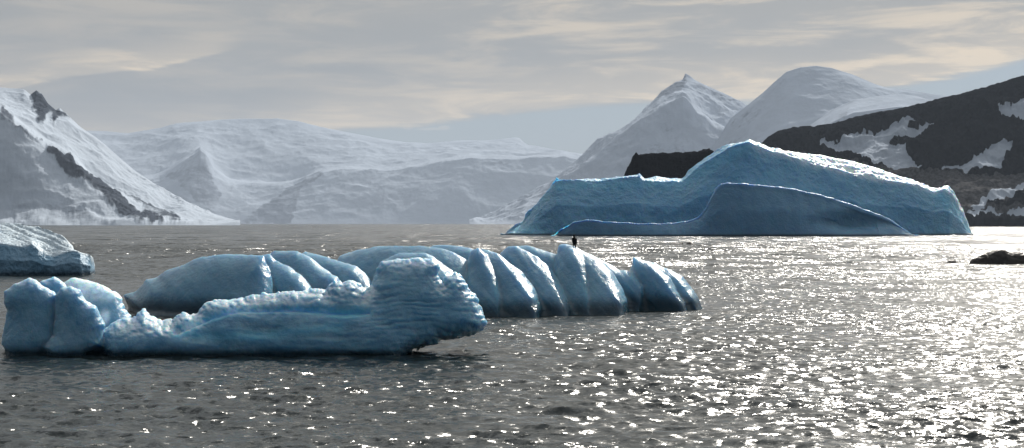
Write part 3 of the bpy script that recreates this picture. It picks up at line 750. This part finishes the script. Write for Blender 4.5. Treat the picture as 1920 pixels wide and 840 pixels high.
def row_notch(V, px, py, N):
    q = px - 0.55 * (py - 460) - 0.0022 * np.maximum(py - 460, 0) ** 2
    st = 0.30 * fbm(np.stack([q / 46, py / 260, 0 * px], 1), 4, 0.55, ridged=True) * sstep(455, 490, py) * (1 - 0.5 * sstep(560, 600, py))
    return (0.16 * sstep(640, 800, px) + 0.10) * st - 0.35 * np.exp(-(np.maximum(V[:, 2], 0) / 0.75) ** 2) * sstep(-2, 0, V[:, 2])
sdf_berg('iceberg', 'long scalloped iceberg with a row of fin shaped crests, a black bird on it', M_row, (222, 1342), (452, 622), (74.5, 92.0), 2.4, 0.10, row, 0.06,
         [(0.12, 3.5, 2, False), (0.02, 0.6, 3, False)], warp=2.0, warp_wl=24, displace=row_notch)

# jagged berg in the foreground
Fz = (483, 672)
main = [(170, 700), (184, 640), (193, 621), (214, 602), (236, 597), (250, 595), (257, 587), (271, 580), (282, 591), (304, 603), (318, 600), (323, 603), (336, 591), (348, 585), (357, 591), (370, 589), (380, 573), (396, 564), (446, 559), (471, 554), (512, 550), (543, 548),
        (551, 542), (558, 546), (599, 541), (611, 545), (626, 525), (642, 530), (654, 525), (667, 531), (688, 544), (698, 536), (707, 517), (710, 500), (719, 491), (741, 485), (781, 483), (815, 486), (826, 499), (822, 514), (829, 528), (834, 517), (843, 514),
        (855, 510), (868, 519), (877, 536), (880, 545), (893, 554), (897, 567), (903, 585), (913, 604), (908, 616), (883, 629), (852, 637), (828, 640), (824, 648), (790, 657), (775, 666), (770, 700)]
front = [
    dict(poly=main, D=55.6, w=(0.55, 1.9), L=15, p=0.8, lean=0.3),
    dict(poly=[(640, 700), (660, 600), (700, 560), (780, 545), (850, 555), (890, 575), (905, 603), (880, 622), (820, 634), (780, 650), (760, 700)], D=54.9, w=(0.5, 1.1), L=20, lean=0.5),
    dict(poly=[(185, 700), (200, 648), (230, 625), (290, 615), (340, 620), (390, 640), (440, 636), (500, 640), (560, 652), (640, 650), (700, 662), (740, 700)], D=54.6, w=(0.3, 0.8), L=10),
    dict(poly=[(-4, 700), (3, 640), (12, 600), (14, 580), (7, 568), (7, 546), (25, 532), (54, 521), (68, 525), (82, 537), (104, 549), (112, 580), (110, 640), (92, 668), (84, 700)], D=55.3, w=(0.7, 1.1), L=14),
    dict(poly=[(70, 700), (76, 528), (88, 524), (102, 518), (112, 524), (126, 537), (140, 560), (150, 700)], D=56.4, w=(0.5, 0.9), L=10),
    dict(poly=[(74, 700), (80, 650), (100, 628), (104, 600), (103, 554), (114, 541), (132, 536), (150, 545), (162, 564), (181, 575), (189, 593), (199, 609), (193, 625), (194, 650), (172, 668), (165, 700)], D=54.8, w=(0.6, 1.1), L=12),
    dict(poly=[(108, 700), (116, 532), (134, 521), (161, 525), (196, 537), (224, 551), (231, 571), (246, 595), (262, 640), (275, 700)], D=57.4, w=(0.35, 1.3), L=9, lean=1.2),
    dict(poly=[(150, 700), (160, 645), (200, 630), (232, 645), (242, 700)], D=55.4, w=(0.4, 0.8), L=10),
]
for c in front: c['z'] = Fz; c['a'] = 0.3; c['k'] = 0.10
vein_line = [(330, 622), (370, 607), (400, 592), (440, 583), (500, 579), (550, 579), (600, 583), (650, 588), (690, 584)]
def front_disp(V, px, py, N):
    bow = 16 * np.exp(-((px - 760) / 110) ** 2)
    ph = (py + bow * 1.2 + 0.06 * (px - 700)) / 11 * 2 * math.pi + 6.0 * fbm(np.stack([px / 70, py / 34, 0 * px], 1), 3)
    amt = sstep(600, 760, px) * sstep(505, 545, py)
    st = (np.abs(np.sin(ph / 2)) - 0.6) * (0.024 + 0.05 * np.clip(fbm(np.stack([px / 55, py / 18, 0 * px + 3], 1), 2), -0.4, 1)) * amt
    ph2 = (py - 0.10 * px + 10 * np.sin(px / 70)) / 26 * 2 * math.pi + 5 * fbm(np.stack([px / 90, py / 40, 0 * px + 5], 1), 3)
    st2 = (0.09 * fbm(np.stack([px / 130, (py + bow * 0.8 - 0.12 * px + 7 * np.sin(px / 85)) / 25, 0 * px + 5], 1), 3, 0.5) + 0.03 * fbm(np.stack([px / 60, py / 22, 0 * px + 9], 1), 3, ridged=True)) * sstep(250, 400, px) * (1 - 0.55 * sstep(680, 760, px))
    notch = -0.2 * np.exp(-(np.maximum(V[:, 2], 0) / 0.30) ** 2)
    groove = -0.16 * np.exp(-(line_d(px, py, vein_line) / 5.0) ** 2)
    return st + st2 + notch + groove
def front_attrs(V, px, py, N):
    w = 2.5 * fbm(np.stack([px / 30, py / 30, 0 * px], 1), 3)
    d = line_d(px, py + w, vein_line)
    wid = np.interp(px, [330, 400, 500, 650, 690], [10, 7, 4, 8, 6])
    v = np.exp(-(d / wid) ** 2) * np.interp(px, [320, 360, 640, 700, 760], [0, 1, 1, .6, 0])
    v = v + 0.45 * np.exp(-(line_d(px, py + w, [(330, 628), (450, 632), (560, 622), (640, 612)]) / 9) ** 2)
    fr = 0.6 * sstep(0.5, 0.9, N[:, 2]) + 0.85 * (px < 250) * sstep(520, 524, py) * (V[:, 1] > 56.3) * sstep(575, 548, py) * sstep(112, 130, px) + 0.9 * np.exp(-(((px - 197) / 10) ** 2 + ((py - 594) / 15) ** 2) ** 2) * (V[:, 1] > 55.6)  # last term paints the bright light of an opening as a pale ellipse
    return {'vein': np.clip(v, 0, 1), 'frost_glint': np.clip(fr, 0, 1)}
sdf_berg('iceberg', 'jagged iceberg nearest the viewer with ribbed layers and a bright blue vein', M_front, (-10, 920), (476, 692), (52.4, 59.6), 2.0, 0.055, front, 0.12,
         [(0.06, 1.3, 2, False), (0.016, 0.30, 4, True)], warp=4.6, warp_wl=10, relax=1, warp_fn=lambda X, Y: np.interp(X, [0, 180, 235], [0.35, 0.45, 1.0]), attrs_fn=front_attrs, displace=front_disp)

# ------------------------------------------------------------------ rocks awash
def rock_obj(label, px0, px1, prof, D, depth, seed):
    nx, nt = 90, 44
    px = np.linspace(px0, px1, nx)
    py = np.interp(px, *zip(*prof)); z = np.maximum(H - (py - CY) / FPX * D, -0.3)
    t = np.linspace(-1, 1, nt)
    e = np.sqrt(np.clip(1 - np.abs(np.linspace(-1, 1, nx)) ** 2.5, 0, 1))
    V = np.zeros((nx, nt, 3))
    V[:, :, 1] = D + depth * t[None, :] * (0.25 + 0.75 * e[:, None])
    V[:, :, 0] = ((px - CX) / FPX * D)[:, None]
    V[:, :, 2] = (z[:, None] + 0.5) * np.clip(1 - np.abs(t[None, :]) ** 2.0, 0, 1) - 0.5
    V = V.reshape(-1, 3)
    n = fbm(V / (depth * 0.35) + seed, 5, 0.55, ridged=True)
    V[:, 2] += n * 0.10 * depth * np.clip(V[:, 2] + 0.4, 0, 1)
    o = make_obj('rock', V, grid_faces(nx, nt), M_rock)
    return tag(o, label, 'rock')
rock_obj('dark wet rock breaking the bright water at the right edge of the picture', 1815, 1990, [(1815, 500), (1822, 488), (1845, 478), (1865, 471), (1880, 468), (1885, 472), (1895, 475), (1910, 474), (1930, 478), (1960, 484), (1990, 500)], 178, 2.0, 3.0)
rock_obj('longer of two low dark rocks on the glittering water below the whale backed iceberg', 1251, 1283, [(1251, 462), (1257, 457), (1266, 456), (1274, 456), (1280, 455), (1283, 462)], 338, 1.6, 8.0)
rock_obj('shorter humped dark rock of the two below the whale backed iceberg', 1284, 1306, [(1284, 462), (1288, 456), (1294, 454), (1299, 456), (1306, 462)], 336, 1.4, 12.0)
rock_obj('small dark rock just awash left of the rock at the right edge', 1768, 1800, [(1768, 496), (1780, 489), (1790, 488), (1800, 495)], 182, 0.8, 15.0)

# ------------------------------------------------------------------ the bird on the crest
def bird(px, py, D):
    m, t, p = new_mat('black_plumage')
    p.inputs['Base Color'].default_value = (0.006, 0.006, 0.007, 1); p.inputs['Roughness'].default_value = 0.8; p.inputs['Specular IOR Level'].default_value = 0.1
    m2, t2, p2 = new_mat('bird_beak'); p2.inputs['Base Color'].default_value = (0.03, 0.028, 0.025, 1)
    root = bpy.data.objects.new('seabird', None); scene.collection.objects.link(root)
    base = to_world(np.array([px]), np.array([py]), np.array([D]))[0]
    root.location = base
    s = 0.013
    xs = np.arange(-0.22, 0.22, s); ys = np.arange(-0.24, 0.24, s); zs = np.arange(-0.03, 0.80, s)
    X, Y, Z = np.meshgrid(xs, ys, zs, indexing='ij')
    def cap(a, b, r0, r1):
        a = np.array(a); b = np.array(b); ab = b - a; L = (ab ** 2).sum()
        tt = np.clip(((X - a[0]) * ab[0] + (Y - a[1]) * ab[1] + (Z - a[2]) * ab[2]) / L, 0, 1)
        return (r0 + (r1 - r0) * tt) - np.sqrt((X - a[0] - tt * ab[0]) ** 2 + (Y - a[1] - tt * ab[1]) ** 2 + (Z - a[2] - tt * ab[2]) ** 2)
    parts = [cap((0, 0, 0.22), (0.0, 0, 0.44), 0.085, 0.105), cap((0, 0, 0.46), (0.02, 0, 0.60), 0.085, 0.04), cap((0.02, 0, 0.60), (0.03, 0, 0.68), 0.038, 0.040),
             cap((0.03, 0, 0.685), (0.06, 0, 0.69), 0.040, 0.03),
             cap((0.0, -0.09, 0.50), (-0.05, -0.10, 0.20), 0.045, 0.022), cap((0.0, 0.09, 0.50), (-0.05, 0.10, 0.20), 0.045, 0.022),
             cap((-0.05, 0, 0.22), (-0.11, 0, 0.02), 0.05, 0.028),
             cap((0.02, -0.05, 0.18), (0.02, -0.05, 0.02), 0.032, 0.016), cap((0.02, 0.05, 0.18), (0.02, 0.05, 0.02), 0.032, 0.016),
             cap((0.01, -0.05, 0.008), (0.09, -0.06, 0.0), 0.014, 0.018), cap((0.01, 0.05, 0.008), (0.09, 0.06, 0.0), 0.014, 0.018)]
    F = parts[0]
    for f in parts[1:]:
        k = 0.03; h = np.clip(0.5 + 0.5 * (F - f) / k, 0, 1); F = f * (1 - h) + F * h + k * h * (1 - h)
    P, Q = surface_nets(F)
    V = np.stack([xs[0] + P[:, 0] * s, ys[0] + P[:, 1] * s, zs[0] + P[:, 2] * s], 1)
    make_obj('body', V, Q, m, parent=root)
    # beak: a tapered hooked cone
    ring = []; n = 10
    for q, (bx, bz, r) in enumerate([(0.085, 0.692, 0.018), (0.11, 0.692, 0.013), (0.14, 0.69, 0.010), (0.155, 0.684, 0.007), (0.158, 0.672, 0.002)]):
        for k in range(n):
            a = 2 * math.pi * k / n; ring.append((bx, r * 0.8 * math.cos(a), bz + r * math.sin(a)))
    Fq = [[q * n + k, (q + 1) * n + k, (q + 1) * n + (k + 1) % n, q * n + (k + 1) % n] for q in range(4) for k in range(n)]
    make_obj('beak', ring, Fq, m2, parent=root)
    root.rotation_euler = (0, 0, math.radians(118)); root.scale = (1.25, 1.25, 1.08)
    tag(root, 'black seabird standing upright on the highest crest of the scalloped iceberg', 'bird')
    return root
BIRD = bird(1077, 464.5, 83.0)

# ------------------------------------------------------------------ haze
def haze():
    m = bpy.data.materials.new('haze_air'); m.use_nodes = True; t = NT(m.node_tree); t.n.clear()
    out = t.node('ShaderNodeOutputMaterial'); v = t.node('ShaderNodeVolumePrincipled')
    v.inputs['Color'].default_value = (0.53, 0.63, 0.78, 1); v.inputs['Density'].default_value = HAZE_DENSITY
    v.inputs['Anisotropy'].default_value = 0.1
    t.l.new(v.outputs[0], out.inputs['Volume'])
    x0, x1, y0, y1, z0, z1 = -46000, 46000, -46000, 46000, -45, 2700
    V = [(x, y, z) for x in (x0, x1) for y in (y0, y1) for z in (z0, z1)]
    F = [(0, 1, 3, 2), (4, 6, 7, 5), (0, 4, 5, 1), (2, 3, 7, 6), (0, 2, 6, 4), (1, 5, 7, 3)]
    o = make_obj('haze', V, F, m, smooth=False, loc=(0, 0, 0))
    tag(o, kind='stuff')
haze()
